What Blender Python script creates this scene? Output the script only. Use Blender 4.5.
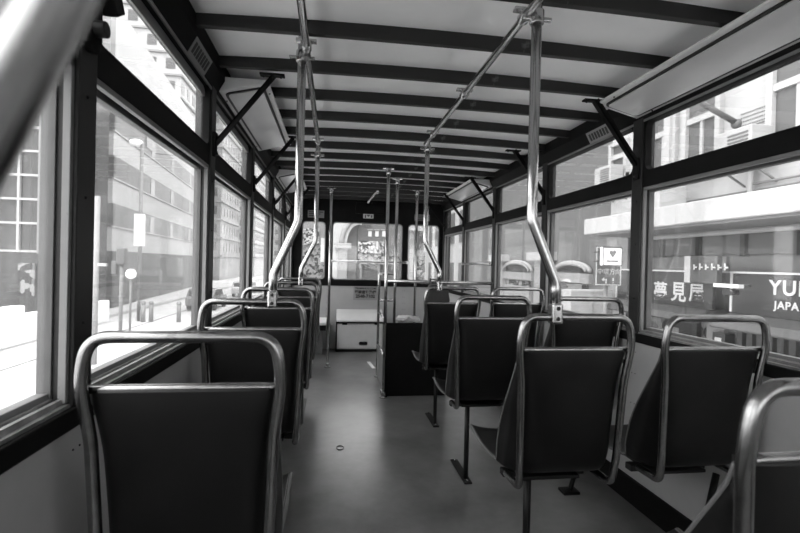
import bpy, bmesh, math, random
from mathutils import Vector, Matrix
random.seed(7)
SC = bpy.context.scene
for o in list(bpy.data.objects): bpy.data.objects.remove(o)

# ------------------------------------------------------------------ camera
FPX, YAW, PITCH, ROLL, CZ = 464.6, math.radians(8.24), math.radians(-.33), math.radians(1.39), 1.083
_F = Vector((math.sin(YAW)*math.cos(PITCH), math.cos(YAW)*math.cos(PITCH), math.sin(PITCH)))
_R = Vector((math.cos(YAW), -math.sin(YAW), 0)); _U = _R.cross(_F)
_cr, _sr = math.cos(ROLL), math.sin(ROLL)
CAM = Vector((0, 0, CZ))
Rc = _R*_cr + _U*_sr; Uc = -_R*_sr + _U*_cr
cam_data = bpy.data.cameras.new('camera'); cam = bpy.data.objects.new('camera', cam_data)
SC.collection.objects.link(cam); SC.camera = cam
M3 = Matrix((Rc, Uc, -_F)).transposed()
cam.matrix_world = Matrix.Translation(CAM) @ M3.to_4x4()
cam_data.sensor_width = 36; cam_data.lens = FPX/800*36; cam_data.clip_start = .02; cam_data.clip_end = 800
cam_data.dof.use_dof = True; cam_data.dof.focus_distance = 2.2; cam_data.dof.aperture_fstop = 6.5
# ------------------------------------------------------------------ sky, sun, exposure
SC.view_settings.view_transform = 'Standard'; SC.view_settings.look = 'None'
SC.view_settings.gamma = 1; SC.view_settings.use_curve_mapping = False
SC.view_settings.exposure = 1.2
W = bpy.data.worlds.new('overcast'); SC.world = W; W.use_nodes = True
nt = W.node_tree; nt.nodes.clear()
wo = nt.nodes.new('ShaderNodeOutputWorld'); bg = nt.nodes.new('ShaderNodeBackground')
tc = nt.nodes.new('ShaderNodeTexCoord'); sp = nt.nodes.new('ShaderNodeSeparateXYZ'); cr = nt.nodes.new('ShaderNodeValToRGB')
nt.links.new(tc.outputs['Generated'], sp.inputs[0]); nt.links.new(sp.outputs['Z'], cr.inputs[0])
cr.color_ramp.elements[0].color = (.80, .80, .80, 1); cr.color_ramp.elements[1].color = (1, 1, 1, 1); cr.color_ramp.elements[1].position = .5
nt.links.new(cr.outputs[0], bg.inputs[0]); bg.inputs[1].default_value = 2.6
nt.links.new(bg.outputs[0], wo.inputs[0])
sd = bpy.data.lights.new('sun', 'SUN'); sd.energy = 1.2; sd.angle = math.radians(30)
so = bpy.data.objects.new('sun', sd); SC.collection.objects.link(so)
so.rotation_euler = (math.radians(28), math.radians(-22), 0)

# ------------------------------------------------------------------ materials
def mat(name, g, rough=.6, metal=0, var=0, scale=8, bump=0, spec=.5, stretch=None, coat=0):
    m = bpy.data.materials.new(name); m.use_nodes = True; n = m.node_tree; b = n.nodes['Principled BSDF']
    b.inputs['Base Color'].default_value = (g, g, g, 1); b.inputs['Roughness'].default_value = rough
    b.inputs['Metallic'].default_value = metal; b.inputs['Specular IOR Level'].default_value = spec
    b.inputs['Coat Weight'].default_value = coat
    if var or bump:
        t = n.nodes.new('ShaderNodeTexCoord'); no = n.nodes.new('ShaderNodeTexNoise'); no.inputs['Scale'].default_value = scale
        no.inputs['Detail'].default_value = 6; no.inputs['Roughness'].default_value = .65
        src = t.outputs['Object']
        if stretch:
            mp = n.nodes.new('ShaderNodeMapping'); mp.inputs['Scale'].default_value = stretch
            n.links.new(src, mp.inputs[0]); src = mp.outputs[0]
        n.links.new(src, no.inputs[0])
        if var:
            r = n.nodes.new('ShaderNodeValToRGB'); lo, hi = max(0, g*(1-var)), min(1, g*(1+var))
            r.color_ramp.elements[0].color = (lo, lo, lo, 1); r.color_ramp.elements[0].position = .32
            r.color_ramp.elements[1].color = (hi, hi, hi, 1); r.color_ramp.elements[1].position = .68
            n.links.new(no.outputs[0], r.inputs[0]); n.links.new(r.outputs[0], b.inputs['Base Color'])
        if bump:
            bu = n.nodes.new('ShaderNodeBump'); bu.inputs['Strength'].default_value = bump; bu.inputs['Distance'].default_value = .01
            n.links.new(no.outputs[0], bu.inputs['Height']); n.links.new(bu.outputs[0], b.inputs['Normal'])
    return m
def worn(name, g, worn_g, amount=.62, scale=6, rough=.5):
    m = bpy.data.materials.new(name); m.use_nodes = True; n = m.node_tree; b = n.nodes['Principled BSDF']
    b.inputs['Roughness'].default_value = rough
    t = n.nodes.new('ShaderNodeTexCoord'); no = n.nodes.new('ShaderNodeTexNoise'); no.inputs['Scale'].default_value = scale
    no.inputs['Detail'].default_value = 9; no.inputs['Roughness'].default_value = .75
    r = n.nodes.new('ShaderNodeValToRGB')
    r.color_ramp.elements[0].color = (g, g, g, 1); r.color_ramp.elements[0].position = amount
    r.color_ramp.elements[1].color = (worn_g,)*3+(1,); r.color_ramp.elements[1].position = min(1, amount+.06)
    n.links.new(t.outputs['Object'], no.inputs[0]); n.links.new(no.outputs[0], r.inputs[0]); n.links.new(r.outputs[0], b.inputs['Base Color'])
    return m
def glass(name, haze=.05, tint=.93, refl=.06):
    m = bpy.data.materials.new(name); m.use_nodes = True; n = m.node_tree; n.nodes.clear()
    o = n.nodes.new('ShaderNodeOutputMaterial'); tr = n.nodes.new('ShaderNodeBsdfTransparent'); tr.inputs[0].default_value = (tint,)*3+(1,)
    gl = n.nodes.new('ShaderNodeBsdfGlossy'); gl.inputs['Roughness'].default_value = .03
    df = n.nodes.new('ShaderNodeBsdfTranslucent'); df.inputs[0].default_value = (.9, .9, .9, 1)
    lw = n.nodes.new('ShaderNodeLayerWeight'); lw.inputs[0].default_value = .25
    mu = n.nodes.new('ShaderNodeMath'); mu.operation = 'MULTIPLY_ADD'; mu.inputs[1].default_value = .22; mu.inputs[2].default_value = refl*.5
    n.links.new(lw.outputs['Fresnel'], mu.inputs[0])
    t = n.nodes.new('ShaderNodeTexCoord'); no = n.nodes.new('ShaderNodeTexNoise'); no.inputs['Scale'].default_value = 5; no.inputs['Detail'].default_value = 5
    n.links.new(t.outputs['Object'], no.inputs[0])
    hz = n.nodes.new('ShaderNodeMath'); hz.operation = 'MULTIPLY'; hz.inputs[1].default_value = haze*2; n.links.new(no.outputs[0], hz.inputs[0])
    m1 = n.nodes.new('ShaderNodeMixShader'); m2 = n.nodes.new('ShaderNodeMixShader')
    n.links.new(hz.outputs[0], m1.inputs[0]); n.links.new(tr.outputs[0], m1.inputs[1]); n.links.new(df.outputs[0], m1.inputs[2])
    n.links.new(mu.outputs[0], m2.inputs[0]); n.links.new(m1.outputs[0], m2.inputs[1]); n.links.new(gl.outputs[0], m2.inputs[2])
    n.links.new(m2.outputs[0], o.inputs[0]); return m
def busy(name, lo, hi, scale=3, rough=.7, kind='VORONOI'):
    """cluttered shop display / poster surface"""
    m = bpy.data.materials.new(name); m.use_nodes = True; n = m.node_tree; b = n.nodes['Principled BSDF']; b.inputs['Roughness'].default_value = rough
    t = n.nodes.new('ShaderNodeTexCoord'); v = n.nodes.new('ShaderNodeTexVoronoi'); v.inputs['Scale'].default_value = scale; v.distance = 'CHEBYCHEV'
    r = n.nodes.new('ShaderNodeValToRGB'); r.color_ramp.interpolation = 'CONSTANT'
    r.color_ramp.elements[0].color = (lo,)*3+(1,); r.color_ramp.elements[1].color = (hi,)*3+(1,); r.color_ramp.elements[1].position = .62
    e = r.color_ramp.elements.new(.35); e.color = ((lo+hi)/2,)*3+(1,)
    s = n.nodes.new('ShaderNodeSeparateColor')
    n.links.new(t.outputs['Object'], v.inputs[0]); n.links.new(v.outputs['Color'], s.inputs[0]); n.links.new(s.outputs[0], r.inputs[0])
    n.links.new(r.outputs[0], b.inputs['Base Color']); return m
M = dict(
    black=mat('black_paint', .006, .7, var=.35, scale=5, spec=.12),
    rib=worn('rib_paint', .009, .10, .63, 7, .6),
    post=mat('dark_post_paint', .013, .45, var=.3, spec=.3, scale=7, stretch=(1, 1, .3)),
    ceil=mat('cream_ceiling_board', .86, .45, var=.06, scale=1.6),
    lining=mat('grey_lining_panel', .37, .5, var=.10, scale=2.2),
    alu=worn('aluminium_sash', .17, .09, .60, 14, .42),
    alu2=mat('grey_stile', .15, .45, var=.12, scale=9),
    gasket=mat('rubber_gasket', .008, .6),
    sill=mat('sill_metal', .36, .33, metal=.7, var=.25, scale=30),
    chrome=mat('brushed_steel_tube', .48, .22, metal=1, var=.12, scale=60, stretch=(1, 1, .1)),
    tube=mat('worn_handle_steel', .27, .26, metal=1, var=.25, scale=26),
    shell=mat('black_seat_shell', .0036, .42, var=.7, scale=6, spec=.30),
    pan=mat('grey_seat_rim', .10, .42, var=.15, scale=12),
    iron=mat('dark_iron', .012, .5, metal=.2, spec=.3),
    bolt=mat('bolt_black', .01, .4),
    floor=mat('worn_linoleum', .125, .29, var=.42, scale=2.6, bump=.06, spec=.6),
    white=mat('white_enamel', .78, .4, var=.05, scale=4),
    housing=mat('lamp_housing', .62, .35, var=.06, scale=4),
    diffuser=mat('frosted_diffuser', .50, .25, var=.05, scale=3),
    box=mat('pale_locker_paint', .60, .45, var=.08, scale=3),
    plate=mat('plate_white', .62, .5), ink=mat('ink_black', .02, .6),
    grime=mat('grimy_grey_paint', .20, .5, var=.3, scale=5),
    bag=mat('dark_leather', .018, .45, bump=.4, scale=18), cloth=mat('white_cloth', .7, .8, bump=.4, scale=20),
    glassL=glass('hazy_window_glass', .022), glassR=glass('window_glass', .014, .95), glassF=glass('front_window_glass', .012, .95),
    asphalt=mat('pale_road', .42, .8, var=.12, scale=.35), pave=mat('pavement', .40, .8, var=.1, scale=.8), kerb=mat('kerb_stone', .34, .8, var=.1, scale=1),
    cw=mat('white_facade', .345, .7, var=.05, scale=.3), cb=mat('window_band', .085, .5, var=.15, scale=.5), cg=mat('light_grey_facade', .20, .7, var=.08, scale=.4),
    cgm=mat('mid_grey_facade', .095, .7, var=.08, scale=.6), cd=mat('dark_shopfront', .02, .3, var=.5, scale=1.2), cdg=mat('dark_glass', .025, .15, var=.4, scale=.8),
    tile=mat('stained_tile_wall', .145, .7, var=.25, scale=2.2), win=mat('tower_window', .06, .3, var=.4, scale=.5), stone=mat('pale_stone', .26, .8, var=.08, scale=1.5),
    awn=mat('awning_canvas', .026, .6, var=.15, scale=2), awn2=mat('awning_valance', .05, .6, var=.2, scale=2), sgn=mat('sign_white', .50, .5), lightbox=mat('white_lightbox', .85, .4), darks=mat('dark_sign', .06, .4, var=.4, scale=5),
    acw=mat('ac_white', .30, .6, var=.06, scale=5), grille=mat('ac_grille', .09, .6), poster=busy('poster_pattern', .03, .40, 6), shop=busy('shop_display', .015, .20, 3.5),
    outer=mat('weathered_outer_stile', .075, .5, var=.15, scale=8),
    steel=mat('galvanised_post', .15, .5, var=.1, scale=3), globe=mat('opal_globe', .9, .3), car=mat('car_paint', .3, .25, coat=.5), card=mat('dark_car_paint', .10, .25, coat=.5), tyre=mat('tyre', .02, .8),
    signg=mat('green_road_sign', .085, .5), tree=mat('leaf_mass', .12, .7, var=.4, scale=3),
)
# ------------------------------------------------------------------ mesh helpers
LOC = {}
def px_y(px, py, y):          # where the ray of a photo point meets the plane y = const
    r = ray(px, py); return CAM + r*(y/r.y)
def px_x(px, py, x):
    r = ray(px, py); return CAM + r*(x/r.x)
def px_z(px, py, z):
    r = ray(px, py); return CAM + r*((z-CZ)/r.z)
def ray(px, py):
    X = (px-400)/FPX; Y = -(py-266.5)/FPX
    return Rc*X + Uc*Y + _F
class MB:
    def __init__(s): s.bm = bmesh.new()
    def box(s, x0, x1, y0, y1, z0, z1, rot=None, piv=None):
        vs = [Vector((x, y, z)) for x in (x0, x1) for y in (y0, y1) for z in (z0, z1)]
        if rot is not None:
            piv = Vector(piv) if piv is not None else sum(vs, Vector())/8
            vs = [rot @ (v-piv)+piv for v in vs]
        v = [s.bm.verts.new(q) for q in vs]
        for f in ((0, 1, 3, 2), (4, 6, 7, 5), (0, 4, 5, 1), (2, 3, 7, 6), (0, 2, 6, 4), (1, 5, 7, 3)): s.bm.faces.new([v[i] for i in f])
        return s
    def tube(s, pts, r, n=14, rx=None, cap=True, up=None):
        pts = [Vector(p) for p in pts]; rings = []
        prev = None
        for i, p in enumerate(pts):
            a = pts[max(0, i-1)]; b = pts[min(len(pts)-1, i+1)]; t = (b-a).normalized()
            if prev is None:
                q = Vector(up) if up else (Vector((1, 0, 0)) if abs(t.x) < .9 else Vector((0, 1, 0)))
                u = (q-t*q.dot(t)).normalized()
            else: u = (prev-t*prev.dot(t)).normalized()
            prev = u; w = t.cross(u)
            rr = r[i] if isinstance(r, (list, tuple)) else r
            ra = rx if rx else rr
            rings.append([s.bm.verts.new(p+u*ra*math.cos(k*2*math.pi/n)+w*rr*math.sin(k*2*math.pi/n)) for k in range(n)])
        for a, b in zip(rings, rings[1:]):
            for k in range(n): f = s.bm.faces.new((a[k], a[(k+1) % n], b[(k+1) % n], b[k])); f.smooth = True
        if cap: s.bm.faces.new(rings[0][::-1]); s.bm.faces.new(rings[-1])
        return s
    def cyl(s, p, q, r, n=16): return s.tube([p, q], r, n)
    def prism(s, prof, axis, a, b):
        """closed profile extruded along an axis; prof in the two other axes' order"""
        def mk(u, v, t):
            return {'x': (t, u, v), 'y': (u, t, v), 'z': (u, v, t)}[axis]
        A = [s.bm.verts.new(mk(u, v, a)) for u, v in prof]; B = [s.bm.verts.new(mk(u, v, b)) for u, v in prof]
        n = len(prof)
        for k in range(n): s.bm.faces.new((A[k], A[(k+1) % n], B[(k+1) % n], B[k]))
        s.bm.faces.new(A[::-1]); s.bm.faces.new(B); return s
    def quadbox(s, p, q, n, w):  # thick panel from bottom line p-q (vectors), height vector n, thickness vector w
        p, q, n, w = map(Vector, (p, q, n, w)); vs = [p, q, q+n, p+n]; A = [s.bm.verts.new(v) for v in vs]; B = [s.bm.verts.new(v+w) for v in vs]
        for k in range(4): s.bm.faces.new((A[k], A[(k+1) % 4], B[(k+1) % 4], B[k]))
        s.bm.faces.new(A[::-1]); s.bm.faces.new(B); return s
    def sphere(s, c, r, sx=1, sy=1, sz=1, u=20, v=12, jit=0):
        m = Matrix.Translation(c) @ Matrix.Diagonal((r*sx, r*sy, r*sz, 1))
        res = bmesh.ops.create_uvsphere(s.bm, u_segments=u, v_segments=v, radius=1, matrix=m)
        for vv in res['verts']:
            if jit: vv.co += Vector((random.uniform(-jit, jit) for _ in range(3)))
            for f in vv.link_faces: f.smooth = True
        return s
    def add(s, me, mtx=None):
        t = bmesh.new(); t.from_mesh(me)
        if mtx is not None: t.transform(mtx)
        tm = bpy.data.meshes.new('t'); t.to_mesh(tm); t.free(); s.bm.from_mesh(tm); bpy.data.meshes.remove(tm); return s
    def build_each(s, name, m, parent, bevel=0, most=100):
        """every loose piece as a part of its own"""
        s.bm.verts.index_update(); seen = set(); groups = []
        for v in s.bm.verts:
            if v in seen: continue
            st = [v]; seen.add(v); g = []
            while st:
                q = st.pop(); g.append(q)
                for e in q.link_edges:
                    w = e.other_vert(q)
                    if w not in seen: seen.add(w); st.append(w)
            groups.append(g)
        out = []
        def make(gs, stuff=False):
            m2 = MB(); mp = {}
            for g in gs:
                for v in g: mp[v] = m2.bm.verts.new(v.co)
            for f in {f for g in gs for v in g for f in v.link_faces}:
                nf = m2.bm.faces.new([mp[v] for v in f.verts]); nf.smooth = f.smooth
            o = m2.build(name, m, parent, bevel=bevel); out.append(o)
            if stuff: o['kind'] = 'stuff'
        groups.sort(key=lambda g: (sum((v.co-CAM).length for v in g)/len(g)))
        for g in groups[:most]: make([g])
        if groups[most:]: make(groups[most:], True)
        s.bm.free(); return out
    def build(s, name, m, parent=None, bevel=0, smooth=False, local=False, seg=2):
        bmesh.ops.recalc_face_normals(s.bm, faces=s.bm.faces[:])
        if smooth:
            for f in s.bm.faces: f.smooth = True
        me = bpy.data.meshes.new(name); 
        o = bpy.data.objects.new(name, me); SC.collection.objects.link(o)
        if parent is not None:
            base = LOC.get(parent, Vector()); o.parent = parent; LOC[o] = base
            if local: base = Vector(); 
        else:
            xs = [v.co for v in s.bm.verts]
            base = Vector(((min(v.x for v in xs)+max(v.x for v in xs))/2, (min(v.y for v in xs)+max(v.y for v in xs))/2, min(v.z for v in xs)))
            o.location = base; LOC[o] = base
        bmesh.ops.translate(s.bm, verts=s.bm.verts[:], vec=-base)
        s.bm.to_mesh(me); s.bm.free(); me.materials.append(M[m] if isinstance(m, str) else m)
        if bevel:
            md = o.modifiers.new('bevel', 'BEVEL'); md.width = bevel; md.segments = seg; md.limit_method = 'ANGLE'; md.angle_limit = math.radians(50)
        return o
def thing(name, label, cat, loc, group=None):
    o = bpy.data.objects.new(name, None); SC.collection.objects.link(o); o.location = loc; LOC[o] = Vector(loc); o.empty_display_size = .1
    return tag(o, label, cat, group)
def tag(o, label, cat, group=None):
    o['label'] = label; o['category'] = cat
    if group: o['group'] = group
    return o
def struct(o): o['kind'] = 'structure'; return o
def sempty(name, loc): o = bpy.data.objects.new(name, None); SC.collection.objects.link(o); o.location = loc; LOC[o] = Vector(loc); return struct(o)
def copy_tree(o, parent=None):
    c = o.copy(); SC.collection.objects.link(c)
    LOC[c] = LOC.get(o, Vector())
    if parent is not None: c.parent = parent
    for ch in list(o.children): copy_tree(ch, c)
    return c
def rrect(x0, x1, y0, y1, r, n=6):
    pts = []
    for cx, cy, a0 in ((x1-r, y0+r, -90), (x1-r, y1-r, 0), (x0+r, y1-r, 90), (x0+r, y0+r, 180)):
        for k in range(n+1):
            a = math.radians(a0+90*k/n); pts.append((cx+r*math.cos(a), cy+r*math.sin(a)))
    return pts
def plate_mesh(loops, thick):
    """outline with holes, in the XY plane, filled and thickened"""
    cu = bpy.data.curves.new('c', 'CURVE'); cu.dimensions = '2D'; cu.fill_mode = 'BOTH'; cu.extrude = thick/2
    for l in loops:
        sp = cu.splines.new('POLY'); sp.points.add(len(l)-1)
        for p, q in zip(sp.points, l): p.co = (q[0], q[1], 0, 1)
        sp.use_cyclic_u = True
    o = bpy.data.objects.new('c', cu); SC.collection.objects.link(o); bpy.context.view_layer.update()
    me = bpy.data.meshes.new_from_object(o.evaluated_get(bpy.context.evaluated_depsgraph_get()))
    bpy.data.objects.remove(o); bpy.data.curves.remove(cu); return me
def text_mesh(txt, size, thick=.002, spacing=1.0, align='LEFT', bold=0):
    cu = bpy.data.curves.new('t', 'FONT'); cu.body = txt; cu.size = size; cu.extrude = thick; cu.space_character = spacing; cu.align_x = align; cu.offset = bold; cu.resolution_u = 3
    o = bpy.data.objects.new('t', cu); SC.collection.objects.link(o); bpy.context.view_layer.update()
    me = bpy.data.meshes.new_from_object(o.evaluated_get(bpy.context.evaluated_depsgraph_get()))
    bpy.data.objects.remove(o); bpy.data.curves.remove(cu); return me
# frames: XY plane -> world
def on_front(x, y, z): return Matrix.Translation((x, y, z)) @ Matrix(((1, 0, 0, 0), (0, 0, -1, 0), (0, 1, 0, 0), (0, 0, 0, 1)))     # faces -y, reads left to right towards +x
def on_right(x, y, z): return Matrix.Translation((x, y, z)) @ Matrix(((0, 0, -1, 0), (-1, 0, 0, 0), (0, 1, 0, 0), (0, 0, 0, 1)))   # faces -x, reads towards -y
def side_plane(x): return Matrix(((0, 0, 1, x), (1, 0, 0, 0), (0, 1, 0, 0), (0, 0, 0, 1)))     # (y,z) -> plane x
def front_plane(y): return Matrix(((1, 0, 0, 0), (0, 0, 1, y), (0, 1, 0, 0), (0, 0, 0, 1)))    # (x,z) -> plane y

# ------------------------------------------------------------------ tram shell
XL, XR, XC = -.5, 1.4, .45
YB, YF = -2.0, 5.86
POSTS = [-1.87, -.91, .05, 1.01, 1.985, 2.945, 3.93, 4.89, 5.80]
Z_SILL, Z_HEAD0, Z_HEAD1, Z_TOP = .80, 1.46, 1.535, 1.765
def crown(x, h=.018): return h*(1-((x-XC)/.95)**2)

struct(MB().box(XL-.1, XR+.1, YB-.05, YF+.1, -.06, 0).build('floor', 'floor'))
m = MB()
N = 24
prev = None
for i in range(N+1):
    x = XL-.08+(XR-XL+.16)*i/N; z = 1.892+crown(x, .022)
    cur = [m.bm.verts.new((x, YB, z)), m.bm.verts.new((x, YF+.05, z)), m.bm.verts.new((x, YF+.05, z+.04)), m.bm.verts.new((x, YB, z+.04))]
    if prev:
        for k in range(4): m.bm.faces.new((prev[k], cur[k], cur[(k+1) % 4], prev[(k+1) % 4]))
    else: m.bm.faces.new(cur)
    prev = cur
m.bm.faces.new(prev); struct(m.build('ceiling', 'ceil'))
# ribs
tn = 1
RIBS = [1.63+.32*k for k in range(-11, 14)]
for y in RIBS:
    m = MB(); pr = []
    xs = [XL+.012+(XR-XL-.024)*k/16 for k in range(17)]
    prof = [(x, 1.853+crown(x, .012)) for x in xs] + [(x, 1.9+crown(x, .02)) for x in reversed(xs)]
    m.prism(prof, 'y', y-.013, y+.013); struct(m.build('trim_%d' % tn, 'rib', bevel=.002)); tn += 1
# side walls
wn = 1
for side, X, d in (('left', XL, -1), ('right', XR, 1)):
    r = sempty('wall_'+side, (X, 2, 0))
    def bx(a, b, y0, y1, z0, z1, nm, mt, bev=0):
        x0, x1 = sorted((X+d*a, X+d*b)); return MB().box(x0, x1, y0, y1, z0, z1).build(nm, mt, r, bevel=bev)
    bx(0, .06, YB, YF, 0, .75, 'lining', 'lining')
    bx(-.012, .06, YB, YF, .748, .79, 'waist_rail', 'black', .004)
    bx(-.016, .03, YB, YF, 0, .115, 'skirting', 'black', .004)
    bx(-.004, .058, YB, YF, .79, .797, 'sill', 'sill')
    # grooves of the sill
    m = MB()
    for a in (.006, .024, .042): x0, x1 = sorted((X+d*a, X+d*(a+.008))); m.box(x0, x1, YB, YF, .797, .808)
    m.build_each('sill_rail', 'sill', r)
    bx(0, .06, YB, YF, Z_TOP, 1.90, 'cantrail', 'black')
    # leaning cove between window head and ribs
    m = MB(); prof = [(X, Z_TOP), (X-d*.035, 1.83), (X-d*.035, 1.90), (X, 1.90)]
    m.prism(prof, 'y', YB, YF).build('cove', 'black', r)
    bx(-.006, .002, YB, YF, Z_TOP-.004, Z_TOP+.006, 'bead', 'alu2', .001)
    bx(.03, .056, YB, YF, Z_HEAD0, Z_HEAD1, 'header_core', 'black')
    # rivets on lining
    m = MB()
    for y in POSTS:
        for z in ((.18, .32, .46, .6, .70) if d > 0 else (.70,)):
            for dy in (-.012, .012): m.sphere(Vector((X-d*.0005, y+dy, z)), .0024, u=8, v=5)
    m.build('rivet', 'bolt', r)['kind'] = 'stuff'
    for i in range(len(POSTS)-1):
        y0, y1 = POSTS[i], POSTS[i+1]
        w = sempty('window_%d' % wn, (X, (y0+y1)/2, Z_SILL)); wn += 1
        # upper frame plate with round-cornered opening, header rail in one
        me = plate_mesh([[(y0, Z_HEAD0), (y1, Z_HEAD0), (y1, Z_TOP+.01), (y0, Z_TOP+.01)], rrect(y0+.045, y1-.045, Z_HEAD1, Z_TOP-.004, .035)], .032)
        MB().add(me, side_plane(X+d*.014)).build('upper_frame', 'black', w)
        x0, x1 = sorted((X+d*.004, X+d*.010))
        if d < 0: MB().box(x0+d*.012, x1+d*.012, y0+.05, y1-.05, 1.727, Z_TOP-.004).build('stained_strip', 'alu', w)
        x0, x1 = sorted((X+d*.024, X+d*.028))
        MB().box(x0, x1, y0+.01, y1-.01, Z_HEAD1-.01, Z_TOP).build('upper_pane', 'glassL' if d < 0 else 'glassR', w)
        # lower sash
        ya, yb = y0+.04, y1-.03
        def sb(a, b, p, q, z0, z1, nm, mt):
            x0, x1 = sorted((X+d*a, X+d*b)); return MB().box(x0, x1, p, q, z0, z1).build(nm, mt, w, bevel=.001)
        sb(.0, .014, yb-.012, yb, Z_SILL, Z_HEAD0, 'sash_stile', 'alu')
        sb(.0, .014, ya, ya+.012, Z_SILL, Z_HEAD0, 'sash_stile', 'alu')
        sb(.014, .026, yb-.007, yb, Z_SILL, Z_HEAD0, 'gasket', 'gasket')
        sb(.014, .026, ya, ya+.007, Z_SILL, Z_HEAD0, 'gasket', 'gasket')
        sb(.026, .052, yb-.012, yb, Z_SILL, Z_HEAD0, 'outer_stile', 'outer')
        sb(.026, .052, ya, ya+.012, Z_SILL, Z_HEAD0, 'outer_stile', 'outer')
        sb(.0, .014, ya, yb, Z_HEAD0-.014, Z_HEAD0, 'sash_top', 'alu2')
        sb(.030, .052, ya, yb, Z_HEAD0-.02, Z_HEAD0, 'outer_top', 'outer')
        sb(.030, .052, ya, yb, Z_SILL, Z_SILL+.02, 'outer_bottom', 'alu2')
        x0, x1 = sorted((X+d*.036, X+d*.041))
        MB().box(x0, x1, ya+.010, yb-.010, Z_SILL+.01, Z_HEAD0-.01).build('pane', 'glassL' if d < 0 else 'glassR', w)
    for y in POSTS:
        x0, x1 = sorted((X-d*.008, X+d*.056))
        p = struct(MB().box(x0, x1, y-.032, y+.04, 0.79, 1.80).build('trim_%d' % tn, 'post', bevel=.004)); tn += 1
        m = MB()
        for z in (.95, 1.2, 1.4): m.sphere(Vector((X-d*.008, y, z)), .004, u=8, v=5)
        m.build_each('screw', 'iron', p)
# bulkheads
ft = YF
wf = sempty('wall_front', (XC, ft, 0))
holes = [rrect(-.385, -.095, .865, 1.585, .05), rrect(-.015, .875, .865, 1.59, .05), rrect(.94, 1.35, .865, 1.59, .05)]
me = plate_mesh([[(XL-.1, .85), (XR+.1, .85), (XR+.1, 1.95), (XL-.1, 1.95)]]+holes, .04)
MB().add(me, front_plane(ft+.02)).build('upper_panel', 'black', wf)
MB().box(XL, XR, ft, ft+.04, 0, .80).build('lower_panel', 'lining', wf)
MB().box(XL, XR, ft-.012, ft+.04, .79, .858).build('sill', 'black', wf, bevel=.003)
m = MB()
for x in (-.05, .905):
    for z in [.1+.08*k for k in range(9)]: m.sphere(Vector((x-.012, ft-.001, z)), .004, u=6, v=4).sphere(Vector((x+.012, ft-.001, z)), .004, u=6, v=4)
m.build('rivet', 'bolt', wf)['kind'] = 'stuff'
for k, (a, b) in enumerate(((-.385, -.095), (-.015, .875), (.94, 1.35))):
    w = sempty('window_%d' % wn, ((a+b)/2, ft, .865)); wn += 1
    MB().box(a-.01, b+.01, ft+.022, ft+.027, .855, 1.60).build('pane', 'glassF', w)
    me = plate_mesh([rrect(a-.006, b+.006, .859, 1.594, .054), rrect(a+.012, b-.012, .877, 1.576, .042)], .012)
    MB().add(me, front_plane(ft+.012)).build('window_frame', 'alu2', w)
MB().box(.27, .62, ft-.03, ft, 1.70, 1.84).build('header_box', 'black', wf, bevel=.006)
wb = sempty('wall_back', (XC, YB, 0))
me = plate_mesh([[(XL-.06, 0), (XR+.06, 0), (XR+.06, 1.93), (XL-.06, 1.93)]]+holes, .05)
MB().add(me, front_plane(YB-.03)).build('panel', 'lining', wb)
MB().box(XL, XR, YB-.035, YB-.03, .86, 1.60).build('pane', 'glassF', wb)

# ------------------------------------------------------------------ ceiling lamps
def lamp(side, y0, y1, label):
    d = -1 if side == 'left' else 1; X = XL if d < 0 else XR
    t = thing('ceiling_lamp', label, 'lamp', (X, (y0+y1)/2, 1.78), 'corner ceiling lamps')
    # slanted box: cross-section
    xo, zo = X-d*.004, 1.785; xi, zi = X-d*.215, 1.838
    prof = [(xo, zo), (xi, zi), (xi+d*.004, 1.851), (xo, 1.851)]
    MB().prism(prof, 'y', y0, y1).build('housing', 'housing', t, bevel=.006)
    nx, nz = (zi-zo)*d, -abs(xi-xo); L = math.hypot(nx, nz); nx, nz = nx/L, nz/L
    def at(f, off): return (xo+(xi-xo)*f-abs(nx)*d*off*1.0*(1), zo+(zi-zo)*f+nz*off)
    def loop(f0, f1, e, r):
        return rrect(y0+e, y1-e, f0, f1, r)
    wdt = math.hypot(xi-xo, zi-zo)
    me = plate_mesh([rrect(y0+.028, y1-.028, .024, wdt-.024, .026), rrect(y0+.040, y1-.040, .036, wdt-.036, .016)], .006)
    ax = Vector(((xi-xo)/wdt, 0, (zi-zo)/wdt)); nn = Vector((ax.z*d, 0, -abs(ax.x))) if False else Vector((0, 0, 0))
    nrm = Vector((0, 1, 0)).cross(ax); 
    if nrm.z > 0: nrm = -nrm
    mt = Matrix((( 0, ax.x, nrm.x, xo), (1, 0, 0, 0), (0, ax.z, nrm.z, zo), (0, 0, 0, 1)))
    MB().add(me, mt @ Matrix.Translation((0, 0, .002))).build('gasket', 'gasket', t)
    m = MB(); pl = plate_mesh([rrect(y0+.040, y1-.040, .036, wdt-.036, .016)], .012)
    m.add(pl, mt @ Matrix.Translation((0, 0, .003))).build('diffuser', 'diffuser', t, bevel=.003)
    m = MB()
    for k in range(2):
        for f in (.014, wdt-.014):
            p = mt @ Vector((y0+.12+(y1-y0-.24)*k, f, .001)); m.sphere(p, .004, u=8, v=5)
    m.build_each('screw', 'iron', t)
lamp('right', .95, 2.0, 'long pale ceiling lamp in the top right corner of the picture, nearest on the right')
lamp('right', 3.98, 4.98, 'small distant pale ceiling lamp on the right side by the far diagonal brackets')
lamp('left', 2.04, 3.1, 'pale framed ceiling lamp on the left behind the first left diagonal bracket')
lamp('left', 4.0, 4.95, 'small distant pale ceiling lamp on the left near the front bulkhead')

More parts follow.
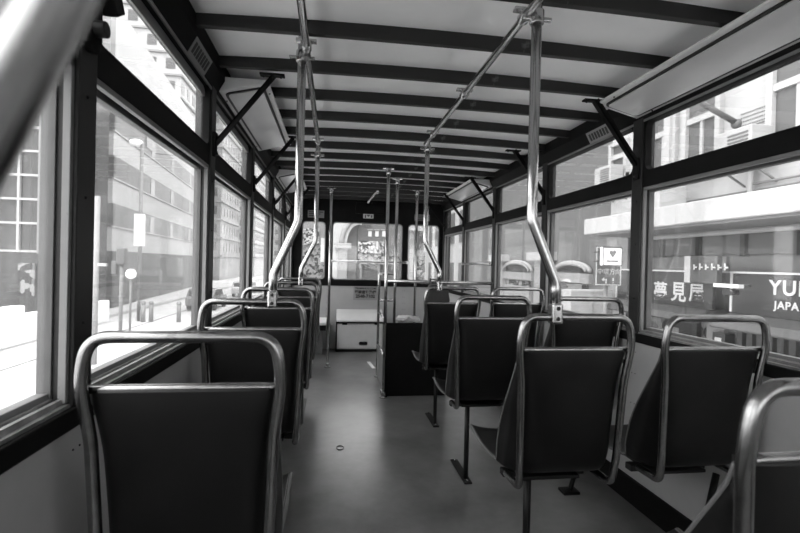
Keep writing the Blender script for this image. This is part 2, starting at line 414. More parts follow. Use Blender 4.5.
# ------------------------------------------------------------------ diagonal brackets
nth = ['nearest', 'second', 'third', 'fourth', 'farthest']
for side, X, d in (('left', XL, -1), ('right', XR, 1)):
    for i, y in enumerate(POSTS[4:]):
        if i == 4: y -= .05
        a = Vector((X-d*.012, y, 1.555)); b = Vector((X-d*.235, y, 1.848))
        t = thing('roof_bracket', '%s of the black diagonal steel brackets along the %s windows%s' % (nth[i], side, '' if i in (0, 4) else ' counted from the viewer'), 'bracket', a, 'diagonal roof brackets')
        dr = (b-a).normalized(); n = Vector((0, 1, 0)).cross(dr).normalized()
        w = Vector((0, .028, 0))
        MB().quadbox(a-w/2-n*.002, b-w/2-n*.002, w, n*.007).quadbox(a-w/2-n*.002, b-w/2-n*.002, n*.022, Vector((0, .005, 0))).build('strut', 'black', t)
        MB().box(min(b.x-.05, b.x+.05), max(b.x-.05, b.x+.05), y-.016, y+.016, 1.846, 1.854).build('top_foot', 'black', t, bevel=.001)
        m = MB(); x0, x1 = sorted((X-d*.008, X-d*.020)); m.box(x0, x1, y-.018, y+.018, 1.50, 1.60); m.build('bottom_foot', 'black', t, bevel=.003)
        m = MB()
        for q in (Vector((b.x-.035, y, 1.844)), Vector((b.x+.035, y, 1.844)), Vector((X-d*.022, y, 1.515)), Vector((X-d*.022, y, 1.585))): m.sphere(q, .006, u=8, v=6)
        m.build_each('bolt', 'iron', t)
# the near left bracket at the edge of the frame, on the post beside the camera
y = POSTS[3]
t = thing('window_catch', 'black iron hinge plate with a bolt high on the nearest left window post', 'hinge', (XL+.012, y, 1.50))
MB().prism([(y-.03, 1.50), (y-.012, 1.485), (y+.012, 1.49), (y+.025, 1.52), (y+.02, 1.70), (y-.035, 1.70)], 'x', XL+.008, XL+.024).build('plate', 'black', t, bevel=.004)
MB().cyl((XL+.01, y-.005, 1.535), (XL+.045, y-.005, 1.535), .016).build('pivot', 'iron', t, bevel=.003)
MB().quadbox((XL+.02, y-.012, 1.62), (XL+.15, y-.012, 1.834), (0, .028, 0), (.008, 0, -.006)).build('strut', 'black', t)
MB().box(XL+.02, XL+.05, y+.012, y+.055, 1.585, 1.625, rot=Matrix.Rotation(.6, 3, 'X')).build('hook', 'black', t, bevel=.003)

# ------------------------------------------------------------------ seats
SW = .187          # half width of handle loop (outer)
PROF = [(-.038, .838), (-.037, .80), (-.033, .74), (-.029, .66), (-.024, .58), (-.014, .51), (.020, .452), (.12, .425), (.20, .406), (.28, .400), (.36, .404), (.44, .418), (.47, .420)]
def smooth_path(pts, k=6):
    pts = [Vector(p) for p in pts]; out = []
    for i in range(len(pts)-1):
        p0 = pts[max(0, i-1)]; p1 = pts[i]; p2 = pts[i+1]; p3 = pts[min(len(pts)-1, i+2)]
        for j in range(k):
            t = j/k; out.append(.5*((2*p1)+(p2-p0)*t+(2*p0-5*p1+4*p2-p3)*t*t+(3*p1-p0-3*p2+p3)*t**3))
    out.append(pts[-1]); return out
def round_path(pts, rad, k=6):
    pts = [Vector(p) for p in pts]; out = [pts[0]]
    for i in range(1, len(pts)-1):
        r = rad[i] if isinstance(rad, (list, tuple)) else rad
        a, b, c = pts[i-1], pts[i], pts[i+1]
        u = (a-b).normalized(); v = (c-b).normalized(); ang = u.angle(v); l = min(r/math.tan(ang/2), (a-b).length*.49, (c-b).length*.49)
        s, e = b+u*l, b+v*l
        for j in range(k+1):
            t = j/k; out.append(s*(1-t)**2+b*2*t*(1-t)+e*t*t)
    out.append(pts[-1]); return out
def make_seat(label, leg=True, strut=False):
    t = thing('tram_seat', label, 'seat', (0, 0, 0))
    R = .0115
    # handle loop: hairpin from under the seat, up the back and over
    s = SW-R
    def lower(sg): return [(sg*(s-.026), .11, .414), (sg*(s-.026), .004, .416), (sg*(s-.020), -.008, .50), (sg*(s-.012), -.024, .74), (sg*(s+.003), -.038, .86), (sg*(s-.012), -.040, .9375)]
    path = lower(-1)+lower(1)[::-1]
    path = round_path(path, [0, .035, .3, .3, .3, .082, .082, .3, .3, .3, .035, 0], 8)
    MB().tube(path, R, 16).build('handle_loop', 'tube', t, local=True)
    # one-piece shell: flat back whose sides wrap towards the sitter, running into the pan
    pr = smooth_path([(0, a, b) for a, b in PROF], 4)
    ER = [(.838, .010), (.80, .024), (.76, .046), (.72, .070), (.68, .094), (.64, .116), (.60, .134), (.56, .148), (.52, .154), (.48, .150), (.455, .13), (.44, .095), (.425, .045)]
    def wrap(p):
        if p.y > .14: return 0
        for (z0, w0), (z1, w1) in zip(ER, ER[1:]):
            if z1 <= p.z <= z0: return w0+(w1-w0)*(z0-p.z)/(z0-z1)
        return 0
    m = MB(); nu = 32; rows = []; edge = []
    for i, p in enumerate(pr):
        hw = .172-.004*min(1, max(0, (.83-p.z)/.14)) if p.y < .10 else .164; row = []; wr = wrap(p); up = min(1, max(0, (p.y-.06)/.10))*.022
        for j in range(nu+1):
            u = -1+2*j/nu; bow = abs(u)**10
            row.append(m.bm.verts.new((u*hw*(1-.03*bow), p.y+.010+wr*bow, p.z+up*abs(u)**3)))
        edge.append(Vector((hw*.965, p.y+.010+wr, p.z+up))); rows.append(row)
    for a, b in zip(rows, rows[1:]):
        for j in range(nu): f = m.bm.faces.new((a[j], a[j+1], b[j+1], b[j])); f.smooth = True
    o = m.build('seat_shell', 'shell', t, local=True); sd_ = o.modifiers.new('thick', 'SOLIDIFY'); sd_.thickness = .010; sd_.offset = 0
    for sg in (-1, 1):
        MB().tube([Vector((sg*q.x, q.y, q.z)) for q in edge[1:]], .0045, 8, rx=.008).build('side_rim', 'pan', t, local=True)
    # metal strip on the top edge
    tp = [(-.170+.34*k/10, -.034, .838) for k in range(11)]
    MB().tube([Vector(p)+Vector((0, .012, 0)) for p in tp], .0085, 10).build('top_strip', 'tube', t, local=True)
    for sg in (-1, 1):
        MB().quadbox((sg*.172, -.018, .79), (sg*.142, .012, .815), (0, 0, .014), (sg*.001, .006, 0)).build('clip', 'iron', t, local=True)
    # support frame
    MB().box(-.14, .15, .16, .195, .375, .398).box(-.10, .10, .10, .36, .390, .402).build('seat_frame', 'iron', t, local=True, bevel=.003)
    if leg:
        MB().tube([(-.05, .17, .39), (-.05, .17, .01)], .0125, 12).build('leg', 'iron', t, local=True)
        f = MB().box(-.07, -.03, .12, .40, 0, .010).build('foot_plate', 'iron', t, local=True, bevel=.003)
        for yy in (.14, .38): MB().sphere(Vector((-.05, yy, .012)), .008, u=8, v=6).build('bolt', 'tube', f, local=True)
    if strut:
        MB().tube([(-.045, .0, .012), (.13, .09, .39)], .011, 12).box(-.09, -.01, -.03, .03, 0, .012).build('strut', 'iron', t, local=True)
    return t
s1 = make_seat('nearest seat in the bottom left corner, dark scuffed back and grey handle loop', True, False)
s1.location = (-.270, .95, 0)
left = [(1.69, 'second seat of the left row, with the nearest bent steel pole on its handle'),
        (2.44, 'third seat of the left row, between the two seats carrying bent poles'),
        (3.20, 'fourth seat of the left row, with the farther bent pole on its handle'),
        (3.95, 'farthest seat of the left row beside the aisle, nearest the front bulkhead')]
seats = {}
for y, l in left:
    c = copy_tree(s1); c.location = (-.272, y+.035, 0); c['label'] = l; seats[l] = c
for (y, l) in ((1.29, 'large dark seat right of the aisle with a bent steel pole clamped to its handle'),
               (2.06, 'middle aisle seat of the right side, seen whole with its leg and foot plate'),
               (2.86, 'farthest aisle seat of the right side, in front of the black stair panel')):
    c = copy_tree(s1); c.location = (.722+(y-1.29)*.022, y+.035, 0); c['label'] = l
c = copy_tree(s1); c.location = (.700, .555, 0); c['label'] = 'seat at the bottom right corner, cut off by the picture edge'
w1 = make_seat('dark window seat on the right, second nearest, below the dark shop awnings', False, True); w1.location = (1.188, 1.325, 0)
for (y, l) in ((2.06, 'third window seat on the right, partly hidden behind the seat with the bent pole'),
               (2.90, 'farthest window seat on the right, near the horizontal window bars')):
    c = copy_tree(w1); c.location = (1.205, y+.035, 0); c['label'] = l
for o in [o for o in SC.objects if o.parent is None and o.name.startswith('tram_seat')]: o['group'] = 'black tram seats with steel handle loops'

# ------------------------------------------------------------------ handrails and poles
def bent_pole(x, y, dx, ztop, label, zb=.962):
    t = thing('handrail_pole', label, 'handrail', (x, y, .90), 'bent steel poles rising from seat handles')
    path = round_path([(x, y-.006, zb-.025), (x, y-.006, 1.035), (x+dx, y, 1.225), (x+dx, y, ztop)], [0, .07, .09, 0], 6)
    MB().tube(path, .0150, 18).build('tube', 'chrome', t)
    MB().box(x-.0165, x+.0165, y-.026, y+.014, zb-.044, zb+.016).build('clamp', 'chrome', t, bevel=.007, seg=3)
    m = MB()
    for z in (zb-.028, zb+.002): m.sphere(Vector((x, y-.027, z)), .0062, sy=.4, u=12, v=8)
    m.build_each('bolt', 'bolt', t)
    m = MB(); m.cyl((x+dx, y, 1.79), (x+dx, y, 1.83), .021); m.box(x+dx-.045, x+dx+.045, y-.006, y+.006, 1.80, 1.812); m.build('collar', 'chrome', t, bevel=.003)
bent_pole(-.207, 1.69, .082, 1.90, 'bent steel pole rising from the second left seat to the ceiling')
bent_pole(-.210, 3.20, .092, 1.86, 'farther slimmer bent pole rising from the fourth left seat')
bent_pole(.650, 1.29, -.078, 1.90, 'bent steel pole clamped on the large seat right of the aisle, up to ceiling')
bent_pole(.668, 2.86, -.098, 1.86, 'bent steel pole rising from the farthest aisle seat of the right side')
bent_pole(-.153, .168, .082, 1.88, 'large blurred steel pole crossing the top left corner beside the viewer')
def rail(x, y0, y1, z, label, ribs):
    t = thing('ceiling_rail', label, 'handrail', (x, (y0+y1)/2, z), 'lengthwise ceiling handrails')
    MB().tube([(x, y0, z), (x, y1, z)], .0125, 16).build('tube', 'chrome', t)
    m = MB()
    for y in ribs:
        m.box(x-.035, x+.035, y-.012, y+.012, z+.012, z+.022).cyl((x, y-.02, z), (x, y+.02, z), .018)
    m.build_each('bracket', 'chrome', t, bevel=.002)
rail(-.107, -1.0, 3.10, 1.822, 'lengthwise steel rail under the ceiling left of the aisle', [-.61, 1.63, 2.91])
rail(.545, -1.0, 2.80, 1.822, 'lengthwise steel rail under the ceiling right of the aisle', [-.61, 1.31, 1.95, 2.59])
def pole(x, y, z0, z1, label, r=.0135, foot=True, x2=None):
    t = thing('handrail_pole', label, 'handrail', (x, y, z0), 'straight steel poles by the stairwell')
    MB().tube([(x, y, z0), (x, y, z1)], r, 16).build('tube', 'chrome', t)
    MB().box(x-.045, x+.045, y-.02, y+.02, z1-.006, z1).cyl((x, y, z1-.05), (x, y, z1-.006), r+.006).build('top_flange', 'chrome', t, bevel=.002)
    if foot: MB().cyl((x, y, z0), (x, y, z0+.012), .032).cyl((x, y, z0+.01), (x, y, z0+.05), r+.005).build_each('foot', 'chrome', t, bevel=.002)
    return t
pole(-.03, 4.83, 0, 1.842, 'straight steel pole left of the aisle standing before the front bench')
p = pole(.428, 3.72, 0, 1.85, 'straight steel pole at the near corner of the black stair panel')
pole(.56, 4.15, 0, 1.85, 'straight steel pole just behind the near stair corner pole')
pole(.853, 4.76, .0, 1.85, 'straight steel pole before the right front window beyond the stairs')
# stair guard
t = thing('stair_guard', 'black panelled guard around the stairwell right of the aisle with steel rails', 'guard', (.65, 3.78, 0))
MB().box(.435, .96, 3.755, 3.775, .0, .60).build('front_panel', 'black', t, bevel=.003)
MB().box(.436, .450, 3.79, 4.38, .02, .29).build('side_panel', 'grime', t, bevel=.003)
MB().tube(round_path([(.443, 4.42, 0), (.443, 4.42, .985), (.60, 4.42, .985)], .02), .0125, 14).cyl((.443, 4.42, 0), (.443, 4.42, .012), .03).build('corner_post', 'chrome', t)
MB().tube([(.443, 4.42, .62), (.443, 3.80, .62)], .011, 12).tube([(.443, 4.42, .31), (.443, 3.80, .31)], .011, 12).tube([(.443, 4.42, .73), (.60, 4.42, .73)], .011, 12).tube([(.443, 4.42, .985), (.443, 4.25, .985)], .011).build_each('side_rail', 'chrome', t)
MB().tube([(.86, 3.78, 0), (.86, 3.78, .60)], .012, 12).build('post', 'chrome', t)
MB().tube([(.43, 3.76, .03), (.43, 3.76, 0)], .02, 12).tube([(.43, 3.86, .03), (.43, 3.86, 0)], .014, 12).build_each('foot', 'chrome', t)
o = MB().tube([(.44, 3.90, .935), (1.385, 3.90, .93)], .014, 14).build('cross_rail', 'chrome'); tag(o, 'steel rail crossing above the stair panel to the right windows', 'handrail')
o = MB().tube([(.86, 4.50, .90), (1.39, 4.50, .89)], .011, 12).build('cross_rail', 'chrome'); tag(o, 'thinner steel rail just behind the stair crossing rail', 'handrail')
for yy0, yy1, l in ((3.97, 4.86, 'steel guard bar across a right side window before the far bracket'),):
    o = MB().tube([(XR-.015, yy0, 1.10), (XR-.015, yy1, 1.10)], .0125, 12).cyl((XR-.02, yy0, 1.10), (XR, yy0, 1.10), .018).cyl((XR-.02, yy1, 1.10), (XR, yy1, 1.10), .018).build('window_bar', 'chrome'); tag(o, l, 'bar')
o = MB().tube([(-.02, ft-.04, 1.10), (.93, ft-.04, 1.10)], .0125, 12).cyl((-.03, ft, 1.1), (-.03, ft-.05, 1.1), .02).cyl((.93, ft, 1.1), (.93, ft-.05, 1.1), .02).build('window_bar', 'chrome'); tag(o, 'steel guard bar across the middle front window', 'bar')
# bell lever below ceiling at front
o = MB().tube(round_path([(.46, 5.0, 1.85), (.43, 5.0, 1.83), (.36, 5.0, 1.73)], .03), .010, 10).sphere(Vector((.46, 5.0, 1.85)), .018).build('pull_lever', 'chrome'); tag(o, 'short angled steel lever hanging from the ceiling before the front windows', 'lever')

# ------------------------------------------------------------------ front bench, locker, notice
t = thing('storage_locker', 'pale locker with sloping lid and black finger pull below the front window', 'locker', (.32, 5.75, 0))
MB().box(.07, .62, 5.66, ft-.002, .03, .365).build('body', 'box', t, bevel=.004)
MB().prism([(5.64, .365), (5.64, .385), (ft-.002, .50), (ft-.002, .365)], 'x', .06, .63).build('lid', 'box', t, bevel=.004)
MB().box(.058, .63, 5.635, 5.66, .350, .366).build('trim_strip', 'black', t)
MB().box(.058, .07, 5.655, ft-.002, 0, .36).box(.06, .62, 5.655, 5.67, 0, .035).build('base', 'black', t)
MB().box(.09, .60, 5.650, 5.662, .05, .34).build('door', 'box', t, bevel=.003)
MB().prism(rrect(.335, .44, .085, .125, .018), 'y', 5.642, 5.655).build('handle', 'black', t)
MB().box(.13, .19, 5.642, 5.655, .33, .352).box(.52, .56, 5.642, 5.655, .33, .352).build_each('hinge', 'iron', t, bevel=.002)
t = thing('side_bench', 'low bench with white seat top in the front left corner behind the pole', 'bench', (-.30, 5.6, 0))
MB().box(-.49, -.06, 5.35, ft-.002, .36, .395).build('top', 'white', t, bevel=.006)
MB().box(-.49, -.10, 5.52, 5.56, .0, .36).build('riser', 'grime', t, bevel=.003)
MB().box(-.49, -.06, 5.36, 5.38, .30, .36).build('apron', 'black', t)
t = thing('notice', 'paper notice with Chinese characters and a phone number below the front window', 'notice', (.415, ft, .62))
MB().box(.265, .565, ft-.004, ft-.0005, .615, .785).build('paper', mat('notice_paper', .27, .6), t)
m = MB(); m.add(text_mesh('TRAMWAYS.COM', .030, .0008, 1.12, 'CENTER', .0012), on_front(.415, ft-.005, .752)); m.build('small_line', 'ink', t)
m = MB(); m.add(text_mesh('電車查詢熱線', .044, .0008, 1.06, 'CENTER', .0024), on_front(.415, ft-.005, .700)); m.build('large_line', 'ink', t)
m = MB(); m.add(text_mesh('2548-7102', .056, .0008, 1.0, 'CENTER', .0026), on_front(.415, ft-.005, .645)); m.build('phone_line', 'ink', t)
t = thing('number_plate', 'small white plate on the black header above the middle front window', 'plate', (.43, ft, 1.655))
MB().box(.365, .495, ft-.006, ft, 1.645, 1.70).build('board', 'plate', t, bevel=.002)
MB().prism([(.405, 1.69), (.43, 1.665), (.455, 1.69)], 'y', ft-.008, ft-.005).box(.385, .40, ft-.008, ft-.005, 1.652, 1.69).box(.462, .48, ft-.008, ft-.005, 1.655, 1.685).build('mark', 'grille', t)
for x0, x1, z0, z1, l in ((-.32, -.12, 1.63, 1.72, 'grey lettered plate above the left front window'), (1.02, 1.22, 1.64, 1.72, 'grey lettered plate above the right front window')):
    t = thing('notice_plate', l, 'plate', ((x0+x1)/2, ft, z0)); MB().box(x0, x1, ft-.005, ft, z0, z1).build('board', mat('dull_plate', .18, .5), t)
    m = MB()
    for k in range(3): m.box(x0+.015, x1-.015-.03*k, ft-.006, ft-.004, z1-.025-.024*k, z1-.013-.024*k)
    m.build_each('line', 'ink', t)
for X, d, yy, l in ((XL, -1, 1.74, 'grey lettered plate on the black panel above the first left window'), (XR, 1, 2.30, 'small lettered plate on the black panel above the right windows'),):
    t = thing('notice_plate', l, 'plate', (X-d*.03, yy, 1.79))
    a = Vector((X-d*.001, yy-.1, 1.772)); up = Vector((-d*.030, 0, .056)); nn = Vector((-d*.004, 0, -.002))
    MB().quadbox(a, a+Vector((0, .2, 0)), up, nn).build('board', mat('dull_plate', .22, .5), t)
    m = MB()
    for k in range(7):
        q = a+Vector((0, .015+.025*k, 0))+up*.2+nn; m.quadbox(q, q+Vector((0, .016, 0)), up*.6, nn*.3)
    m.build_each('character', 'ink', t)
# small things
t = thing('leather_bag', 'dark leather bag hanging from the rail behind the farthest aisle seat', 'bag', (.81, 3.62, .78))
m = MB(); m.prism([(.74, .74), (.91, .74), (.935, .80), (.91, .925), (.77, .925), (.735, .80)], 'y', 3.60, 3.70); m.build('body', 'bag', t, bevel=.02, seg=3)
m = MB().tube(smooth_path([(.79, 3.66, .92), (.82, 3.86, .952), (.83, 3.9, .958), (.88, 3.86, .952), (.89, 3.66, .92)]), .006, 8); m.build('strap', 'bag', t)
m = MB().sphere(Vector((.60, 3.765, .634)), .055, sx=1.3, sy=.7, sz=.5, jit=.009).sphere(Vector((.68, 3.765, .628)), .04, sx=1.1, sy=.7, sz=.55, jit=.008)
tag(m.build('crumpled_cloth', 'cloth'), 'crumpled white cloth lying on top of the black stair panel', 'cloth')
q = px_z(371, 365, 0); r_ = Matrix.Rotation(.10, 3, 'Z')
tag(MB().box(q.x-.018, q.x+.018, q.y-.16, q.y+.16, .0, .002, rot=r_).build('floor_tape', 'white'), 'short strip of white tape on the floor near the stair guard', 'tape')
q = px_z(340, 448, 0)
tag(MB().tube([(q.x+.02*math.cos(a), q.y+.03*math.sin(a), .002) for a in [k*math.pi/12 for k in range(25)]], .0022, 6).build('rubber_ring', 'bolt'), 'tiny dark ring lying on the aisle floor', 'ring')

# ================================================================== street
GZ = -2.35
o = MB().box(-120, 120, -60, 400, GZ-.5, GZ).build('street_ground', 'asphalt'); struct(o)
o = MB().box(-40, -12.6, 8, 300, GZ, GZ+.15).build('pavement_left', 'pave'); struct(o)
o = MB().box(4.6, 8, -30, 300, GZ, GZ+.15).build('pavement_right', 'pave'); struct(o)
o = MB().box(-12.6, -12.3, 8, 300, GZ, GZ+.17).build('kerb', 'kerb'); struct(o)
m = MB()
for k in range(12): m.box(-6.1, -5.95, 6+k*8, 9.5+k*8, GZ, GZ+.005)
struct(m.build('lane_marking', 'sgn'))

tn2 = tn
for xa_ in (-9.6, -4.1, -2.65):
    struct(MB().box(xa_-.05, xa_+.05, -20, 200, GZ, GZ+.006).build('trim_%d' % tn2, 'cgm')); tn2 += 1
# banded building
C0 = Vector((-14, 32, GZ)); D = Vector((-.088, .996, 0)).normalized(); S = Vector((-.996, -.088, 0)).normalized()
LEN = 27
t = thing('office_building', 'large pale office building with grey horizontal window bands beyond the left windows', 'building', C0)
H = 17.2-GZ
MB().quadbox(C0, C0+D*LEN, (0, 0, H), S*16).build('body', 'cw', t)
zs = [px_y(110, y, 32).z for y in (251, 227, 203, 178.6, 155, 131, 107, 83, 59)]
g0 = GZ
m = MB(); m.quadbox(C0-S*.08-D*.08, C0+D*LEN-S*.08, (0, 0, zs[0]-GZ), S*.3); m.quadbox(C0-S*.08-D*.08, C0+S*16-D*.08, (0, 0, zs[0]-GZ), D*.3); m.build('ground_floor', 'cgm', t)
for a, b in ((1, 2), (3, 4), (5, 6), (7, 8)):
    z0, z1 = zs[a], zs[b]; o0 = Vector((C0.x, C0.y, z0))
    w = MB().quadbox(o0-S*.05-D*.05, o0+D*LEN-S*.05, (0, 0, z1-z0), S*.3).quadbox(o0-S*.05-D*.05, o0+S*16-D*.05, (0, 0, z1-z0), D*.3).build('window_band', 'cb', t)
    m = MB(); m.quadbox(o0-S*.08-D*.08, o0+D*LEN-S*.08, (0, 0, .10), S*.1).build('ledge', 'cw', w)
    for k in (5, 9, 14): q = o0+D*(k*1.6)-S*.07+Vector((0, 0, .1)); MB().quadbox(q, q+D*1.1, (0, 0, z1-z0-.2), S*.1).build('dark_pane', 'win', w)
m = MB()
for q in ((153, 143, .9), (163, 148, .7)): pass
m.quadbox(C0+D*6.5-S*.1+Vector((0, 0, 12)), C0+D*8.2-S*.1+Vector((0, 0, 12)), (0, 0, 1.3), S*.1).build('dark_sign', 'cd', t)
# grid-window shop building
t = thing('shop_building', 'dark glazed building with white window grid at the far left edge', 'building', (-16.5, 24, GZ))
x0, x1 = px_y(-60, 200, 24).x, px_y(46, 200, 24).x
MB().box(x0, x1, 24, 30, GZ, px_y(20, 40, 24).z+6).build('body', 'cdg', t)
m = MB()
for py in (55, 79, 103, 127, 151, 175, 199, 223, 251):
    z = px_y(20, py, 24).z; m.box(x0, x1, 23.85, 24, z-.05, z+.05)
for k in range(-3, 3):
    x = px_y(20+24*k, 200, 24).x; m.box(x-.05, x+.05, 23.86, 24, px_y(20, 251, 24).z, px_y(20, 40, 24).z)
m.build('window_grid', 'cw', t)
MB().box(x1-.25, x1+.3, 23.8, 25, GZ, px_y(20, 40, 24).z+6).build('pier', 'cg', t)
z = px_y(20, 251, 24).z
MB().box(x0, x1, 23.7, 24, GZ, z-.1).build('shopfront', 'cd', t)
a = px_y(18, 263, 23.6); b = px_y(34, 296, 23.6)
MB().box(a.x, b.x, 23.6, 23.72, b.z, a.z).build('poster', 'shop', t)
# white barrier
t = thing('road_barrier', 'long white concrete barrier beside the road beyond the near left window', 'barrier', (-11.8, 20, GZ))
MB().box(-12.0, -11.6, 12, 26.5, GZ, GZ+1.15).build('wall', 'white', t, bevel=.08)
MB().box(-12.02, -11.58, 12, 19.6, GZ+1.1, GZ+1.5).build('coping', 'white', t, bevel=.04)
# towers on the left
def tower(x, y, w, dp, h, fl, cols, label, fm='cw', wm='win'):
    t = thing('apartment_tower', label, 'building', (x, y, GZ), 'high buildings along the left side of the street')
    MB().box(x-w/2, x+w/2, y, y+dp, GZ, GZ+h).build('body', fm, t)
    fh = (h-4)/fl; m = MB()
    for i in range(fl):
        z = GZ+4+i*fh
        for k in range(cols):
            xa = x-w/2+w*(k+.22)/cols; m.box(xa, xa+w*.5/cols, y-.06, y, z+.8, z+fh-.7)
        for k in range(int(cols*dp/w)):
            ya = y+w*(k+.22)/cols; m.box(x+w/2, x+w/2+.06, ya, ya+w*.5/cols, z+.8, z+fh-.7)
    m.build_each('window', wm, t)
    m = MB()
    for i in range(fl): m.box(x-w/2, x+w/2+.35, y-.3, y+dp, GZ+4+i*fh-.12, GZ+4+i*fh+.12)
    m.build_each('floor_ledge', 'cg', t)
tower(-24, 62, 9, 10, 46, 15, 4, 'white apartment tower rising behind the banded office building')
tower(-20.5, 76, 6, 14, 38, 12, 3, 'pale apartment tower seen through the second left window', 'cg')
tower(-17.8, 95, 5, 14, 36, 12, 3, 'narrow white tower seen through the third left window')
tower(-16, 118, 7, 18, 30, 10, 3, 'distant pale block near the front left corner', 'cg')
tower(-40, 58, 14, 12, 60, 18, 5, 'tall grey tower at the top of the near left window', 'cg')
# lamp post, signal, small posts
def at(px, py, y): return px_y(px, py, y)
b = Vector((-10.3, 26.8, GZ)); top = at(140, 143, 26.8)
t = thing('street_lamp', 'tall grey street lamp with a dome head beyond the near left window', 'street lamp', b)
MB().tube([b, (b.x, b.y, top.z)], .09, 12).build('post', 'steel', t)
MB().sphere(Vector((b.x-.3, b.y, top.z)), .34, sz=.55).build('lamp_head', 'globe', t)
MB().box(b.x-.28, b.x+.28, b.y-.12, b.y-.09, at(140, 246, 26.8).z, at(140, 214, 26.8).z).build('banner', 'sgn', t)
p = at(121, 330, 20); b = Vector((at(121, 300, 20).x, 20, GZ))
t = thing('traffic_signal', 'grey traffic signal post with stacked lamp heads beyond the left window', 'traffic light', b)
z1 = at(121, 262, 20).z
MB().tube([b, (b.x, b.y, z1)], .07, 12).build('post', 'steel', t)
MB().box(b.x-.16, b.x+.16, b.y-.15, b.y+.15, z1-.1, z1+.55).box(b.x-.36, b.x-.16, b.y-.1, b.y+.1, z1-.5, z1+.05).build('head', 'cgm', t, bevel=.04)
p = at(131, 274, 22); t = thing('globe_lamp', 'white globe lamp on a short post beyond the left window', 'street lamp', (p.x, 22, GZ))
MB().sphere(p, .22).build('globe', 'globe', t); MB().tube([(p.x, 22, GZ), (p.x, 22, p.z-.15)], .05, 10).build('post', 'steel', t)
b = at(95, 320, 16); t = thing('sign_post', 'pale slim post standing close behind the nearest left window post', 'post', (b.x, 16, GZ))
MB().tube([(b.x, 16, GZ), (b.x, 16, at(95, 196, 16).z)], .08, 12).build('post', 'stone', t); MB().box(b.x-.45, b.x+.3, 15.95, 16.05, at(95, 266, 16).z, at(95, 263, 16).z).build('cross_arm', 'cw', t)
for px, l in ((133, 'short grey bollard beside the lamp post'), (169, 'squat grey bollard farther along the pavement'), (141, 'thin bollard at the foot of the street lamp')):
    b = at(px, 322 if px < 150 else 315, 26.5); tag(MB().tube([(b.x+.5, 26.5, GZ), (b.x+.5, 26.5, GZ+.95)], [.12, .10], 12).sphere(Vector((b.x+.5, 26.5, GZ+1)), .13).build('bollard', 'steel'), l, 'bollard')
# cars
def car(x, y, label, m='car', rot=0, L=4.3):
    t = thing('car', label, 'car', (x, y, GZ)); z = GZ
    pf = [(-L/2, .35), (L/2, .35), (L/2, .75), (L/2-.2, .9), (L*.22, .98), (L*.08, 1.42), (-L*.3, 1.45), (-L*.44, 1.0), (-L/2, .9)]
    MB().prism([(y+a, z+b) for a, b in pf], 'x', x-.85, x+.85).build('body', m, t, bevel=.08, seg=3)
    pg = [(L*.19, .99), (L*.075, 1.36), (-L*.29, 1.38), (-L*.41, 1.01)]
    MB().prism([(y+a, z+b) for a, b in pg], 'x', x-.87, x+.87).build('side_window', 'cdg', t)
    MB().box(x-.7, x+.7, y-L*.44-.02, y-L*.3, z+1.0, z+1.36).build('rear_window', 'cdg', t, bevel=.03)
    for sx in (-.8, .8):
        for sy in (-L*.31, L*.31): MB().cyl((x+sx-.1, y+sy, z+.32), (x+sx+.1, y+sy, z+.32), .32).build('wheel', 'tyre', t)
car(-8.2, 46, 'grey car far down the road beyond the left windows')
car(-5.6, 38, 'pale car ahead seen through the front left windows', 'cw' if False else 'car')
car(-8.6, 34, 'dark car beyond the second left window', 'card')
car(2.2, 30, 'pale car on the street ahead below the middle front window')
car(6.4, 40, 'pale car at the roadside ahead beyond the right front window') if False else None
# overhead wires
for a, b, l in (((-14.4, 40, 9.5), (8.1, 39, 9), 'thin overhead wire crossing the street ahead'),):
    tag(MB().tube([a, ((a[0]+b[0])/2, (a[1]+b[1])/2, (a[2]+b[2])/2-.4), b], .02, 6).build('overhead_wire', 'cgm'), l, 'wire')

# ---- buildings ahead
t = thing('arched_building', 'white stone building with a tall arch straight ahead of the front window', 'building', (1, 42, GZ))
xa, xb = px_y(331, 260, 42).x, px_y(361, 260, 42).x
cx = px_y(358.5, 260, 42).x; zs_ = px_y(345, 245, 42).z; zt_ = px_y(350, 224, 42).z; ra = cx-px_y(346.5, 260, 42).x
arcp = [(cx-ra*math.cos(k*math.pi/16), zs_+(zt_-zs_)*math.sin(k*math.pi/16)) for k in range(9)]
me = plate_mesh([[(xa, GZ-.2), (cx-ra, GZ-.2)]+arcp+[(xb, zt_), (xb, 14), (xa, 14)]], .8)
MB().add(me, front_plane(42.5)).build('facade', 'cw', t)
MB().box(xa, px_y(356, 260, 44).x, 43.5, 44, GZ, 14).build('inner_wall', 'cg', t)
x = px_y(342.5, 260, 41.6).x
MB().box(x-.42, x+.42, 41.6, 42.1, GZ, zs_-.3).build('pilaster', 'cg', t, bevel=.05); MB().box(x-.75, x+.75, 41.4, 42.1, zs_-.35, zs_+.15).build('capital', 'stone', t, bevel=.08)
MB().tube([(cx-(ra+.5)*math.cos(k*math.pi/16), 42.05, zs_+(zt_-zs_+.5)*math.sin(k*math.pi/16)) for k in range(9)], .22, 8).build('arch_moulding', 'stone', t)
t = thing('grey_hall', 'grey building ahead with three small pale windows above a wide billboard', 'building', (4, 44, GZ))
x0, x1 = px_y(357, 260, 43).x, px_y(400, 260, 43).x+.4
MB().box(x0, x1, 43, 52, GZ, 12).build('body', 'cgm', t)
for px in (370, 377, 384):
    a = px_y(px-1.6, 231, 42.9); b = px_y(px+1.6, 236.5, 42.9); w = MB().box(a.x, b.x, 42.9, 43, b.z, a.z).build('window', 'sgn', t)  # small windows as plain white panels
    a = px_y(px-3, 229.3, 42.8); b = px_y(px+3, 230.3, 42.8); MB().box(a.x, b.x, 42.8, 42.95, b.z, a.z).build('lintel', 'stone', w)
